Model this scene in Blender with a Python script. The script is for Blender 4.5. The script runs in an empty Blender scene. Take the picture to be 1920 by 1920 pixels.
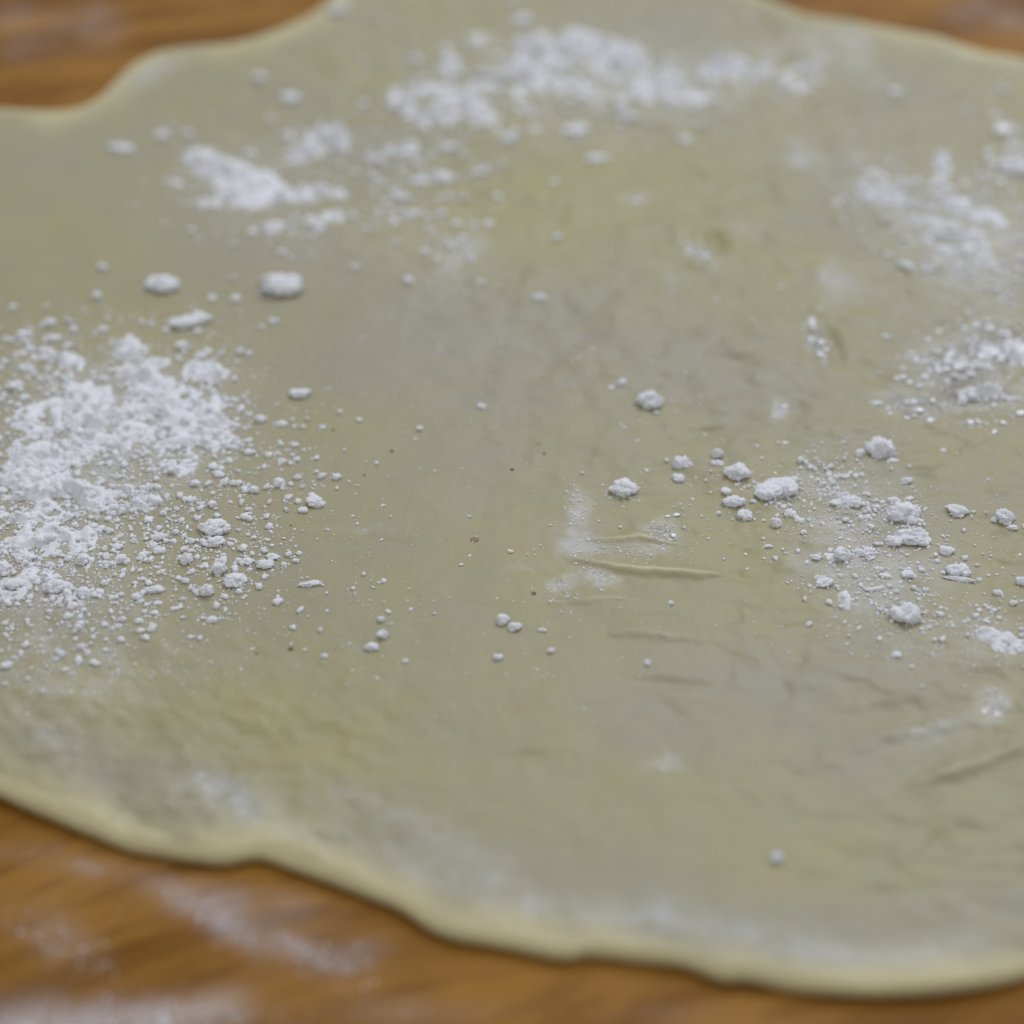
import bpy, math, random
import numpy as np
from mathutils import Vector, Matrix
R = math.radians
random.seed(7); rng = np.random.default_rng(7)
S = bpy.context.scene
C = S.collection

# ------------------------------------------------------------------ camera
PITCH = R(38.0); DIST = 0.42; FOV = R(25.0)
CAM = np.array([0.0, -DIST*math.cos(PITCH), DIST*math.sin(PITCH)])
cam = bpy.data.cameras.new('camera'); camo = bpy.data.objects.new('camera', cam); C.objects.link(camo)
camo.location = CAM; camo.rotation_euler = (math.pi/2-PITCH, 0, 0)
cam.sensor_width = 36; cam.lens = 18/math.tan(FOV/2)
cam.clip_start = 0.01; cam.clip_end = 50
cam.dof.use_dof = True; cam.dof.focus_distance = 0.408; cam.dof.aperture_fstop = 7.2
cam.dof.aperture_blades = 0
S.camera = camo
FPX = 960/math.tan(FOV/2)

# ------------------------------------------------------------------ light: one big window behind the table, dim room around
W = bpy.data.worlds.new('World'); S.world = W; W.use_nodes = True
bg = W.node_tree.nodes['Background']
bg.inputs[0].default_value = (0.90, 0.925, 1.0, 1); bg.inputs[1].default_value = 0.53
la = bpy.data.lights.new('window_light', 'AREA'); la.shape = 'RECTANGLE'; la.size = 1.1; la.size_y = 0.9
la.energy = 15.5; la.color = (0.85, 0.89, 1.0)
lo = bpy.data.objects.new('window_light', la); C.objects.link(lo)
lo.location = (0.44, 1.12, 1.32)
lo.rotation_euler = (Vector((0, 0, 0)) - Vector(lo.location)).to_track_quat('-Z', 'Y').to_euler()
S.view_settings.view_transform = 'Standard'; S.view_settings.look = 'None'
S.view_settings.exposure = -0.12; S.view_settings.gamma = 1.0

# ------------------------------------------------------------------ helpers
def at(px, py, z=0.0):
    """photograph position (1920 frame) -> point on the horizontal plane z"""
    px = np.asarray(px, float); py = np.asarray(py, float)
    u = (px-960)/FPX; v = (960-py)/FPX
    dx = u; dy = math.cos(PITCH)+v*math.sin(PITCH); dz = -math.sin(PITCH)+v*math.cos(PITCH)
    t = (z-CAM[2])/dz
    return dx*t, CAM[1]+dy*t
def to_px(x, y, z=0.002):
    X = x; Y = y-CAM[1]; Z = z-CAM[2]
    d = Y*math.cos(PITCH)-Z*math.sin(PITCH); up = Y*math.sin(PITCH)+Z*math.cos(PITCH)
    return 960+FPX*X/d, 960-FPX*up/d
def scale_at(px, py):
    x, y = at(px, py); d = (y-CAM[1])*math.cos(PITCH)+CAM[2]*math.sin(PITCH)
    return d/FPX                                    # metres for one pixel
def smooth(a, b, x):
    t = np.clip((x-a)/(b-a), 0, 1); return t*t*(3-2*t)

_perm = np.random.default_rng(3).permutation(4096)
_g = np.random.default_rng(4).random((4096, 3))*2-1
_g /= np.linalg.norm(_g, axis=1)[:, None]
def perlin(x, y, z=None, seed=0):
    if z is None: z = np.zeros_like(x)+0.37
    xi = np.floor(x).astype(int); yi = np.floor(y).astype(int); zi = np.floor(z).astype(int)
    xf = x-xi; yf = y-yi; zf = z-zi
    def f(t): return t*t*t*(t*(t*6-15)+10)
    u, v, w = f(xf), f(yf), f(zf)
    def g(i, j, k):
        h = _perm[(_perm[(_perm[(xi+i+seed*57) & 4095]+yi+j) & 4095]+zi+k) & 4095]
        q = _g[h]; return q[..., 0]*(xf-i)+q[..., 1]*(yf-j)+q[..., 2]*(zf-k)
    def L(a, b, t): return a+(b-a)*t
    return 1.6*L(L(L(g(0,0,0), g(1,0,0), u), L(g(0,1,0), g(1,1,0), u), v),
                 L(L(g(0,0,1), g(1,0,1), u), L(g(0,1,1), g(1,1,1), u), v), w)
def fbm(x, y, n=4, seed=0, z=None, gain=.5):
    s = 0; a = 1; t = 0; f = 1.0
    for i in range(n):
        s = s+a*perlin(x*f, y*f, None if z is None else z*f, seed+i*13); t += a; a *= gain; f *= 2.03
    return s/t

def mesh_obj(name, V, F, mat, parent=None, attrs=None, flat=False):
    me = bpy.data.meshes.new(name)
    V = np.asarray(V, np.float32); F = np.asarray(F, np.int32); k = F.shape[1]
    me.vertices.add(len(V)); me.vertices.foreach_set('co', V.ravel())
    me.loops.add(F.size); me.loops.foreach_set('vertex_index', F.ravel())
    me.polygons.add(len(F)); me.polygons.foreach_set('loop_start', np.arange(0, F.size, k, dtype=np.int32))
    me.polygons.foreach_set('use_smooth', np.full(len(F), not flat))
    me.update(calc_edges=True)
    for n, a in (attrs or {}).items():
        at_ = me.attributes.new(n, 'FLOAT', 'POINT'); at_.data.foreach_set('value', np.asarray(a, np.float32))
    if mat: me.materials.append(mat)
    o = bpy.data.objects.new(name, me); C.objects.link(o); o.parent = parent
    return o
def tag(o, label=None, cat=None, group=None, kind=None):
    for k, v in (('label', label), ('category', cat), ('group', group), ('kind', kind)):
        if v: o[k] = v

class NT:
    def __init__(s, name):
        s.m = bpy.data.materials.new(name); s.m.use_nodes = True; s.t = s.m.node_tree
        s.b = s.t.nodes['Principled BSDF']; s.co = s.n('ShaderNodeTexCoord').outputs['Object']
    def n(s, ty, **kw):
        o = s.t.nodes.new(ty)
        for k, v in kw.items(): setattr(o, k, v)
        return o
    def l(s, a, b):
        if hasattr(a, 'is_output') or isinstance(a, bpy.types.NodeSocket): s.t.links.new(a, b)
        else: b.default_value = a
    def noise(s, scale, detail=4, rough=.55, vec=None, dist=0):
        o = s.n('ShaderNodeTexNoise'); o.inputs['Scale'].default_value = scale; o.inputs['Detail'].default_value = detail
        o.inputs['Roughness'].default_value = rough; o.inputs['Distortion'].default_value = dist
        s.l(vec or s.co, o.inputs['Vector']); return o.outputs['Fac']
    def aniso(s, ang, sc):
        a = s.n('ShaderNodeMapping'); a.inputs['Rotation'].default_value = (0, 0, ang); s.l(s.co, a.inputs['Vector'])
        return s.mapping(sc, (0, 0, 0), a.outputs[0])
    def mapping(s, sc=(1,1,1), rot=(0,0,0), vec=None):
        o = s.n('ShaderNodeMapping'); o.inputs['Scale'].default_value = sc; o.inputs['Rotation'].default_value = rot
        s.l(vec or s.co, o.inputs['Vector']); return o.outputs[0]
    def rng(s, v, a, b, c=0, d=1):
        o = s.n('ShaderNodeMapRange', interpolation_type='SMOOTHSTEP')
        s.l(v, o.inputs[0])
        for i, x in enumerate((a, b, c, d)): o.inputs[i+1].default_value = x
        return o.outputs[0]
    def math(s, op, a, b=0.0, clamp=False):
        o = s.n('ShaderNodeMath', operation=op, use_clamp=clamp); s.l(a, o.inputs[0]); s.l(b, o.inputs[1]); return o.outputs[0]
    def mix(s, f, a, b):
        o = s.n('ShaderNodeMix', data_type='RGBA'); s.l(f, o.inputs[0])
        for x, i in ((a, 6), (b, 7)):
            if isinstance(x, tuple): x = (*x, 1)
            s.l(x, o.inputs[i])
        return o.outputs[2]
    def attr(s, name): return s.n('ShaderNodeAttribute', attribute_name=name).outputs['Fac']
    def bump(s, h, dist, strength=1, normal=None):
        o = s.n('ShaderNodeBump'); o.inputs['Distance'].default_value = dist; s.l(strength, o.inputs['Strength'])
        s.l(h, o.inputs['Height'])
        if normal: s.l(normal, o.inputs['Normal'])
        return o.outputs[0]

# ------------------------------------------------------------------ where the flour lies: (x, y, rx, ry, angle, weight) in photograph pixels
def field(px, py, L):
    s = np.zeros_like(px)
    for (x, y, rx, ry, a, w) in L:
        c, q = math.cos(R(a)), math.sin(R(a)); dx = px-x; dy = py-y
        u = (dx*c+dy*q)/rx; v = (-dx*q+dy*c)/ry
        s = s+w*np.exp(-(u*u+v*v)*1.1)
    return s
SMEAR = [  # thin films of flour rubbed into the dough
 (200,780,290,160,0,.75),(100,1000,240,200,0,.6),(300,820,150,100,0,.4),(150,1180,200,120,0,.35),
 (440,350,130,80,15,.5),(580,280,110,60,0,.4),(1000,160,330,130,5,.45),(1350,150,230,70,0,.35),(600,460,260,80,10,.28),
 (1560,75,130,35,-5,.7),(1600,110,60,40,0,.3),(1500,295,42,25,30,.8),(1640,150,80,25,40,.5),(1650,355,150,60,35,.5),
 (1760,430,200,110,30,.4),(1830,520,130,60,30,.5),(1780,680,130,55,0,.15),(1860,650,90,50,0,.2),(1730,770,60,25,10,.8),
 (1560,535,55,45,0,.8),(1250,520,20,45,-35,.7),(1400,430,60,18,15,.6),(1300,470,60,25,40,.6),(1530,640,18,45,-30,.9),
 (1465,770,22,22,0,1.0),(1480,710,40,20,0,.5),(860,480,75,30,-30,.55),(800,560,120,40,-25,.25),(1000,640,140,60,0,.22),
 (1085,960,24,45,10,.9),(1085,1020,45,28,0,.95),(1240,1000,40,30,20,.7),(1160,1035,120,22,0,.6),(1060,1100,50,22,-20,.7),
 (1125,1085,36,16,25,.8),(1000,1062,60,12,-8,.45),(670,995,90,12,0,.55),(900,960,200,60,0,.16),
 (1560,930,160,90,0,.45),(1610,1060,150,70,15,.5),(1620,1120,80,60,0,.5),(1850,1200,130,60,10,.6),(1780,1060,90,50,0,.3),
 (1740,1380,90,22,-15,.55),(1870,1330,35,30,0,.8),(1780,1370,150,40,-15,.3),(1690,1230,110,40,10,.3),
 (1250,1430,42,22,0,.95),(1160,1340,22,28,0,.4),(640,1480,50,26,0,.6),(740,1530,90,30,20,.5),(440,1500,110,50,25,.55),
 (390,1480,16,35,-25,.8),(450,1500,20,60,-30,.8),(560,1570,110,30,20,.5),(200,1460,200,50,15,.4),(100,1390,90,60,0,.35),
 (860,1600,140,45,15,.5),(950,1680,190,45,12,.5),(1250,1730,260,38,5,.65),(1500,1790,260,35,4,.6),(1750,1790,180,40,-4,.6),
 (1860,1700,120,60,0,.4),(1700,1700,100,40,0,.25),(1700,1530,80,40,0,.2),(270,150,70,22,-35,.7),(330,120,90,18,-15,.4),
 (770,1640,90,30,25,.5),(1240,1700,50,35,30,.4),(480,120,80,30,0,.2),(820,420,160,80,20,.35),(1250,250,200,60,0,.22),(1700,560,160,60,20,.3),(1880,420,120,120,0,.4),(1200,120,200,60,0,.3),(1650,1000,220,160,10,.3),(150,1300,200,60,0,.35),(50,240,120,20,0,.3),(400,1250,300,60,0,.18),(1500,1250,200,80,0,.22)]
THICK = [(1000,400,230,110,5,1),(1150,330,200,120,0,.7),(780,440,120,60,0,.8),(350,1320,380,110,10,1),(700,1420,260,110,8,.9),(1010,950,260,60,0,.45),(1000,1250,420,70,0,.7),
 (1500,1600,200,90,0,.9),(1150,1500,260,80,0,.6),(100,450,160,180,0,.5),(1500,520,200,80,20,.5),(1250,900,260,90,0,.45),(1750,830,180,60,0,.6),(650,900,180,120,0,.3),(1000,1060,300,80,0,.5),(1450,1050,200,70,0,.5)]
GREYF = [(850,640,330,110,-5,1),(560,480,260,80,15,.9),(650,300,160,80,0,.8),(1000,740,260,80,0,.6),(1400,700,240,90,15,.7),(1200,60,260,60,0,.7),(1500,1270,330,60,5,.8),(1300,1340,200,60,0,.5),
 (900,1620,250,60,15,.8),(1450,1760,420,50,3,.9),(200,300,200,80,0,.4),(1700,250,200,90,0,.6),(1800,720,160,80,0,.7),(800,880,240,70,0,.6),(1100,1000,120,40,0,.4),(1650,1450,250,80,0,.5),(200,1430,220,50,15,.6)]
WET = [(1905,290,50,50,0,.35),(1880,640,80,45,0,1),(1790,690,90,45,10,1),(1840,745,100,22,0,1),(1530,640,22,42,-30,1),(1700,760,70,25,10,.8),
 (1240,1000,40,30,0,.8),(1090,960,25,40,0,.5),(1130,1080,40,20,20,.7),(1050,1095,30,20,0,.7),(1320,480,40,20,30,.7),(1200,373,45,10,0,.8),
 (1465,770,20,20,0,.7),(1600,980,60,40,0,.6),(1860,1320,40,40,0,.7),(1900,450,100,80,0,.5),(1560,540,40,30,0,.4)]

# strokes of relief on the dough: points (px), half width m, height m, kind
STROKES = [
 ([(1050,1043),(1120,1056),(1190,1066),(1250,1072),(1320,1076),(1370,1072)], .0008, .00105),
 ([(1105,1011),(1150,1011),(1200,1004),(1245,1012),(1275,1018)], .0006, .00075),
 ([(1030,1132),(1080,1122),(1150,1119),(1210,1126)], .0008, .00045),
 ([(1140,1184),(1190,1183),(1250,1190),(1300,1196)], .0010, .0006),
 ([(1100,1145),(1200,1140),(1300,1150)], .0010, .00025),
 ([(1680,1470),(1750,1462),(1810,1440),(1870,1418),(1930,1400)], .0010, .0008),
 ([(1600,1395),(1700,1372),(1800,1352),(1880,1348)], .0009, .0004),
 ([(1390,-10),(1440,60),(1490,140),(1530,220),(1550,300),(1580,370)], .0018, -.0007),
 ([(1420,-10),(1480,60),(1530,120),(1560,190)], .0014, .0004),
 ([(1545,120),(1620,130),(1680,175),(1730,230)], .0014, .0006),
 ([(1540,60),(1600,90),(1570,130)], .0012, .0005),
 ([(1335,425),(1345,450),(1350,480)], .0013, -.0014),
 ([(1320,420),(1310,460),(1330,490)], .0009, .0006),
 ([(1360,415),(1420,425),(1470,445)], .0011, .0005),
 ([(1540,600),(1560,640),(1580,690)], .0012, -.0011),
 ([(1520,610),(1540,650),(1550,680)], .0008, .0007),
 ([(1490,740),(1500,770),(1485,800)], .0010, -.0006),
 ([(1380,560),(1450,600),(1500,650)], .0018, .0003),
 ([(1720,755),(1755,762),(1770,775)], .0009, -.0008),
 ([(1690,730),(1700,770),(1750,785)], .0008, .0006),
 ([(1050,560),(1080,600),(1110,640),(1190,690)], .0020, -.0005),
 ([(1560,370),(1620,400),(1700,450),(1760,500)], .0018, -.0004),
 ([(90,1380),(130,1350),(180,1330)], .0012, .0006),
 ([(100,1400),(140,1375),(190,1350)], .0010, -.0006),
 ([(350,1470),(380,1500),(410,1540)], .0010, .0005),
 ([(440,1450),(470,1490),(510,1540)], .0011, .0006),
 ([(200,1490),(230,1520)], .0012, -.0005),
 ([(1180,1270),(1250,1278),(1340,1285)], .0008, -.0004),
 ([(920,1420),(1020,1412)], .0010, -.0003),
 ([(580,1570),(650,1580)], .0012, -.0005),
]
# dough outline, photograph pixels, clockwise from top left; points beyond the frame close the round
OUT = [(0,210),(60,213),(130,210),(180,192),(218,155),(250,125),(300,103),(380,92),(430,87),(500,67),(570,38),(620,4),(660,-28),
 (800,-85),(1000,-105),(1200,-85),(1340,-38),(1400,-12),(1460,14),(1520,36),(1600,46),(1680,62),(1750,74),(1800,88),(1850,104),(1920,116),
 (2030,160),(2200,290),(2350,560),(2420,900),(2360,1300),(2220,1600),(2050,1780),(1960,1822),(1920,1833),(1870,1844),(1800,1855),(1700,1862),(1600,1863),
 (1480,1853),(1400,1836),(1350,1834),(1290,1813),(1220,1802),(1180,1798),(1120,1790),(1090,1790),(1060,1797),(1000,1786),(950,1775),(860,1760),(810,1742),
 (750,1702),(700,1682),(620,1652),(540,1624),(500,1611),(470,1609),(420,1617),(370,1613),(300,1602),(250,1594),(180,1567),(140,1553),(60,1518),(0,1492),
 (-120,1430),(-300,1280),(-430,1050),(-460,800),(-420,560),(-330,360),(-200,240),(-90,212)]
ox, oy = at([p[0] for p in OUT], [p[1] for p in OUT], .0012)
cx0, cy0 = at(960, 900)
def catmull(P, n=12):
    P = np.asarray(P); N = len(P); r = []
    for i in range(N):
        a, b, c, d = P[i-1], P[i], P[(i+1) % N], P[(i+2) % N]
        for t in np.linspace(0, 1, n, endpoint=False):
            r.append(.5*((2*b)+(-a+c)*t+(2*a-5*b+4*c-d)*t*t+(-a+3*b-3*c+d)*t**3))
    return np.array(r)
out = catmull(np.stack([ox, oy], 1))
th = np.unwrap(np.arctan2(out[:, 1]-cy0, out[:, 0]-cx0)); rr = np.hypot(out[:, 0]-cx0, out[:, 1]-cy0)
order = np.argsort(np.mod(th, 2*math.pi)); tho = np.mod(th, 2*math.pi)[order]; rro = rr[order]
def Rad(t): return np.interp(np.mod(t, 2*math.pi), tho, rro, period=2*math.pi)
NA = 1500
TH = np.linspace(0, 2*math.pi, NA, endpoint=False)
RT = Rad(TH); 
RT = RT+.00030*fbm(RT*np.cos(TH)/.006, RT*np.sin(TH)/.006, 3, 5)
def Rad(t): return np.interp(np.mod(t, 2*math.pi), TH, RT, period=2*math.pi)
cxs, cys = cx0+RT*np.cos(TH), cy0+RT*np.sin(TH)
nrm = 1/np.sqrt(1+(np.gradient(RT, TH)/RT)**2)          # cosine between radius and outline normal

def edge_dist(x, y):
    t = np.arctan2(y-cy0, x-cx0); r = np.hypot(x-cx0, y-cy0)
    Rr = Rad(t); return (Rr-r)*np.interp(np.mod(t, 2*math.pi), TH, nrm, period=2*math.pi)

def dough_relief(x, y):
    rx_, ry_ = x-cx0, y-cy0
    ang = np.arctan2(ry_, rx_); rad = np.hypot(rx_, ry_)
    h = .0006*fbm(x/.030, y/.030, 2, 1)
    h += .00010*fbm(x/.0085, y/.0085, 3, 2)
    # stretch marks follow the rolling: long in one direction, strong towards the near and right side
    c, s = math.cos(R(8)), math.sin(R(8))
    u, v = x*c+y*s, -x*s+y*c
    wgt = smooth(.01, -.07, y)*.8+.25
    wx = u/.016+.6*fbm(x/.02, y/.02, 2, 21); wy = v/.0026+.8*fbm(x/.015, y/.015, 2, 22)
    h += .00008*wgt*fbm(wx, wy, 2, 3)
    c, s = math.cos(R(-48)), math.sin(R(-48)); u, v = x*c+y*s, -x*s+y*c
    wgt = smooth(-.02, -.07, x)*smooth(.0, -.05, y)+.9*smooth(.01, .05, x)*smooth(-.02, .03, y)
    h += .00046*wgt*fbm(u/.011, v/.0045, 3, 4)
    px, py = to_px(x, y)
    for pts, w, A in STROKES:
        qx, qy = at([p[0] for p in pts], [p[1] for p in pts], .0025)
        m = (x > qx.min()-8*w) & (x < qx.max()+5*w) & (y > qy.min()-5*w) & (y < qy.max()+8*w)
        if not m.any(): continue
        X, Y = x[m], y[m]; X = X+.0006*fbm(x[m]/.003, y[m]/.003, 3, 81); Y = Y+.0005*fbm(x[m]/.003, y[m]/.003, 3, 82); best = np.full(X.shape, 1e9); par = np.zeros(X.shape); side = np.zeros(X.shape); n = len(pts)-1
        for i in range(n):
            ax, ay, bx, by = qx[i], qy[i], qx[i+1], qy[i+1]; L2 = (bx-ax)**2+(by-ay)**2
            t = np.clip(((X-ax)*(bx-ax)+(Y-ay)*(by-ay))/L2, 0, 1)
            d = np.hypot(X-ax-t*(bx-ax), Y-ay-t*(by-ay)); k = d < best; side[k] = (Y-ay-t*(by-ay))[k]
            best[k] = d[k]; par[k] = ((i+t)/n)[k]
        taper = np.sin(np.clip(par, .0, 1)*math.pi)**.7
        back = np.where((side > 0) & (A > 0), 2.2, 1.5)
        h[m] += .85*A*taper*np.exp(-(best/(back*w*(.4+.6*taper)+1e-5))**2)
    # hollows and bumps left by the rolling
    b = 1.35*fbm(x/.0078+.3*fbm(x/.004, y/.004, 2, 7), y/.0062, 2, 8)
    h += .00052*(.25+1.1*smooth(-.01, .04, x+y*.5)+.15*smooth(-.03, -.07, y)+1.0*smooth(-.03, -.06, y)*smooth(0, -.04, x))*np.sign(b)*np.abs(b)**1.3
    h += .00002*fbm(x/.0016, y/.0013, 2, 9)
    return h
def T_thick(x, y, d):
    return .0023+.00045*fbm(x/.016, y/.016, 2, 44)*np.exp(-(d/.01)**2)+.0002*np.exp(-(d/.006)**2)
def dough_z(x, y):
    x = np.atleast_1d(np.asarray(x, float)); y = np.atleast_1d(np.asarray(y, float))
    d = edge_dist(x, y); T = T_thick(x, y, d); w = .0026
    q = np.clip(d/w, 0, 1); prof = .50+.50*np.sqrt(np.clip(1-(1-q)**2, 0, 1))
    curl = .0003*np.exp(-(d/.007)**2)
    return np.where(d > 0, (T+dough_relief(x, y)*smooth(0, .004, d))*prof+curl, 0)

# ------------------------------------------------------------------ materials
def mat_dough():
    s = NT('dough')
    big = s.noise(34, 4, .55); mid = s.noise(120, 5, .6); mm = s.aniso(R(-8), (.3, 1, 1))
    stv = s.noise(260, 4, .6, mm)
    grey = (.388, .356, .228); yel = (.420, .376, .196); wood = (.42, .335, .17)
    f = s.rng(s.math('ADD', s.math('MULTIPLY', big, .6), s.math('MULTIPLY', mid, .4)), .36, .64)
    col = s.mix(f, grey, yel)
    col = s.mix(s.math('MULTIPLY', s.attr('thick'), .55), col, (.44, .392, .178))
    col = s.mix(s.math('MULTIPLY', s.math('MULTIPLY', s.attr('haze'), s.rng(mid, .3, .6, .5, 1.0)), .50), col, (.375, .352, .300))
    col = s.mix(s.math('MULTIPLY', s.rng(stv, .5, .75), .35), col, wood)
    col = s.mix(s.math('MULTIPLY', s.attr('rim'), .85), col, (.68, .605, .335))
    col = s.mix(s.math('MULTIPLY', s.attr('crest_light'), .7), col, (.72, .67, .45))  # pale cream painted on the fold crests as their lit highlight
    col = s.mix(s.math('MULTIPLY', s.rng(s.attr('wet'), .2, 1.0), .45), col, (.26, .24, .20))
    dust = s.attr('dust')
    sp = s.noise(1500, 3, .7); sp2 = s.noise(420, 4, .65)
    k = s.math('ADD', s.math('MULTIPLY', sp, .7), s.math('MULTIPLY', sp2, .3))
    film = s.math('MULTIPLY', s.rng(s.math('ADD', s.math('MULTIPLY', dust, .30), k), .62, .84), .62)
    soft = s.math('MULTIPLY', s.math('MULTIPLY', s.rng(dust, .05, 1.0), s.rng(mid, .3, .62, .5, 1.15)), .38)
    tot = s.math('MAXIMUM', film, soft)
    col = s.mix(tot, col, (.68, .68, .68))
    s.l(col, s.b.inputs['Base Color'])
    wet = s.attr('wet')
    rough = s.math('SUBTRACT', .46, s.math('MULTIPLY', s.rng(wet, .1, .9), .36))
    s.l(s.math('ADD', rough, s.math('MULTIPLY', tot, .2)), s.b.inputs['Roughness'])
    s.l(s.math('ADD', .35, s.math('MULTIPLY', s.rng(wet, .1, .9), .65)), s.b.inputs['Specular IOR Level'])
    s.b.inputs['Subsurface Weight'].default_value = .35
    s.b.inputs['Subsurface Radius'].default_value = (1, .8, .4); s.b.inputs['Subsurface Scale'].default_value = .0016
    n1 = s.bump(s.noise(700, 5, .65), .00016, .45)
    n2 = s.bump(s.noise(1100, 3, .6, None, 1.2), .00045, s.math('MULTIPLY', s.rng(wet, .15, .9), .9), n1)
    s.l(n2, s.b.inputs['Normal'])
    return s.m
def mat_flour(wet=False, fine=False):
    s = NT('wet_flour' if wet else 'flour'); s.co = s.n('ShaderNodeNewGeometry').outputs['Position']
    g = s.noise(900, 4, .7)
    s.l(s.mix(s.rng(g, .3, .7), (.88, .875, .87), (.95, .95, .95)), s.b.inputs['Base Color'])
    s.b.inputs['Roughness'].default_value = .95; s.b.inputs['Specular IOR Level'].default_value = .1
    s.b.inputs['Subsurface Weight'].default_value = .5
    s.b.inputs['Subsurface Radius'].default_value = (1, .9, .75); s.b.inputs['Subsurface Scale'].default_value = .0013
    if fine or wet: s.b.inputs['Subsurface Weight'].default_value = 0
    if wet:
        s.b.inputs['Roughness'].default_value = .10; s.b.inputs['Specular IOR Level'].default_value = 1.0
    s.l(s.bump(s.noise(3200, 5, .7), .00025, .12 if wet else .45), s.b.inputs['Normal'])
    return s.m
def mat_wood():
    s = NT('varnished_wood')
    w = s.aniso(R(-19), (1, 5.5, 5.5))
    wob = s.noise(6, 2, .5, s.mapping((1, 2, 1)))
    mv = s.n('ShaderNodeVectorMath', operation='ADD'); s.l(w, mv.inputs[0])
    cb = s.n('ShaderNodeCombineXYZ'); s.l(s.math('MULTIPLY', wob, .35), cb.inputs[1]); s.l(cb.outputs[0], mv.inputs[1]); v = mv.outputs[0]
    a = s.noise(13, 5, .6, v, .6); b = s.noise(44, 6, .65, v); c = s.noise(150, 4, .7, v)
    col = s.mix(s.rng(a, .35, .65), (.215, .088, .004), (.38, .18, .027))
    col = s.mix(s.math('MULTIPLY', s.rng(b, .46, .70), .58), col, (.145, .052, .002))
    col = s.mix(s.math('MULTIPLY', s.rng(c, .5, .75), .25), col, (.46, .24, .06))
    dust = s.attr('dust')
    sp = s.math('ADD', s.math('MULTIPLY', s.noise(900, 4, .7), .5), s.math('MULTIPLY', s.noise(220, 4, .6), .5))
    film = s.math('MULTIPLY', s.rng(s.math('ADD', s.math('MULTIPLY', dust, .42), sp), .60, 1.10), .8)
    soft = s.math('MULTIPLY', s.rng(dust, 0, 1.0), .42)
    tot = s.math('MAXIMUM', film, soft)
    col = s.mix(tot, col, (.66, .64, .66))
    s.l(col, s.b.inputs['Base Color'])
    s.l(s.math('ADD', .50, s.math('MULTIPLY', tot, .35)), s.b.inputs['Roughness'])
    s.b.inputs['Specular IOR Level'].default_value = .12
    s.l(s.bump(s.math('ADD', b, c), .0004, .5), s.b.inputs['Normal'])
    return s.m
def mat_plain(name, col, rough=.8):
    s = NT(name); s.l(s.mix(s.noise(1500, 3), col, tuple(c*.6 for c in col)), s.b.inputs['Base Color'])
    s.b.inputs['Roughness'].default_value = rough; return s.m
MD, MF, MW, MFW, MFF = mat_dough(), mat_flour(), mat_wood(), mat_flour(True), mat_flour(False, True)

# ------------------------------------------------------------------ table top
WDUST = [(60,1925,110,45,0,1.1),(300,1915,160,40,0,.9),(130,1900,240,60,0,.4),(420,1740,110,26,30,.5),(350,1690,100,30,25,.35),(520,1760,180,60,15,.4),(250,1650,200,40,15,.3),(430,1690,90,40,10,.4),
 (160,1625,40,14,20,.5),(60,1600,80,30,0,.3),(120,1770,100,50,20,.45),(400,1880,100,40,-10,.5),(560,1780,60,18,25,.5),(640,1810,55,35,0,.45),
 (700,1780,60,30,0,.4),(560,1700,110,40,10,.35),(700,1900,120,40,0,.45),(860,1900,120,30,0,.3),(1250,1900,150,25,0,.3),(60,1700,150,60,0,.2),
 (30,95,60,26,0,.4),(110,60,90,50,0,.3),(190,40,60,60,0,.4),(20,30,70,30,0,.5),(1880,30,90,40,20,.6),(1790,30,60,30,0,.3),(1450,0,90,16,10,.25),(1560,1950,400,30,0,.4)]
gx = np.concatenate([np.linspace(-.6, -.17, 12, endpoint=False), np.linspace(-.17, .17, 340), np.linspace(.17, .6, 13)[1:]])
gy = np.concatenate([np.linspace(-.4, -.12, 10, endpoint=False), np.linspace(-.12, .26, 380), np.linspace(.26, .75, 13)[1:]])
GX, GY = np.meshgrid(gx, gy); nx, ny = len(gx), len(gy)
V = np.stack([GX.ravel(), GY.ravel(), 0*GX.ravel()], 1)
i = (np.arange(ny-1)[:, None]*nx+np.arange(nx-1)).ravel()
F = np.stack([i, i+1, i+nx+1, i+nx], 1)
ppx, ppy = to_px(V[:, 0], V[:, 1], 0.0)
wd = field(ppx, ppy, WDUST); wd = np.where(V[:, 1] > -.2, wd, 0)
table = bpy.data.objects.new('wooden_table', None); C.objects.link(table)
tag(table, 'varnished orange brown wooden work surface under the rolled dough', 'table')
mesh_obj('table_top', V, F, MW, table, {'dust': wd*(.75+.5*fbm(V[:, 0]/.006, V[:, 1]/.006, 3, 40))})
x0, x1, y0, y1, zb = -.6, .6, -.4, .75, -.03
V = [(x0,y0,0),(x1,y0,0),(x1,y1,0),(x0,y1,0),(x0,y0,zb),(x1,y0,zb),(x1,y1,zb),(x0,y1,zb)]
mesh_obj('table_edge', V, [(0,4,5,1),(1,5,6,2),(2,6,7,3),(3,7,4,0),(4,7,6,5)], MW, table, {'dust': [0]*8}, flat=True)

# ------------------------------------------------------------------ the dough, one sheet
NRING = 400
tt = np.concatenate([np.linspace(0.002, .93, NRING-70), 1-.07*(1-np.linspace(0, 1, 71)[1:])**1.25])
A, B = np.meshgrid(TH, tt)
RR = RT[None, :]*B
X = cx0+RR*np.cos(A); Y = cy0+RR*np.sin(A)
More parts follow.
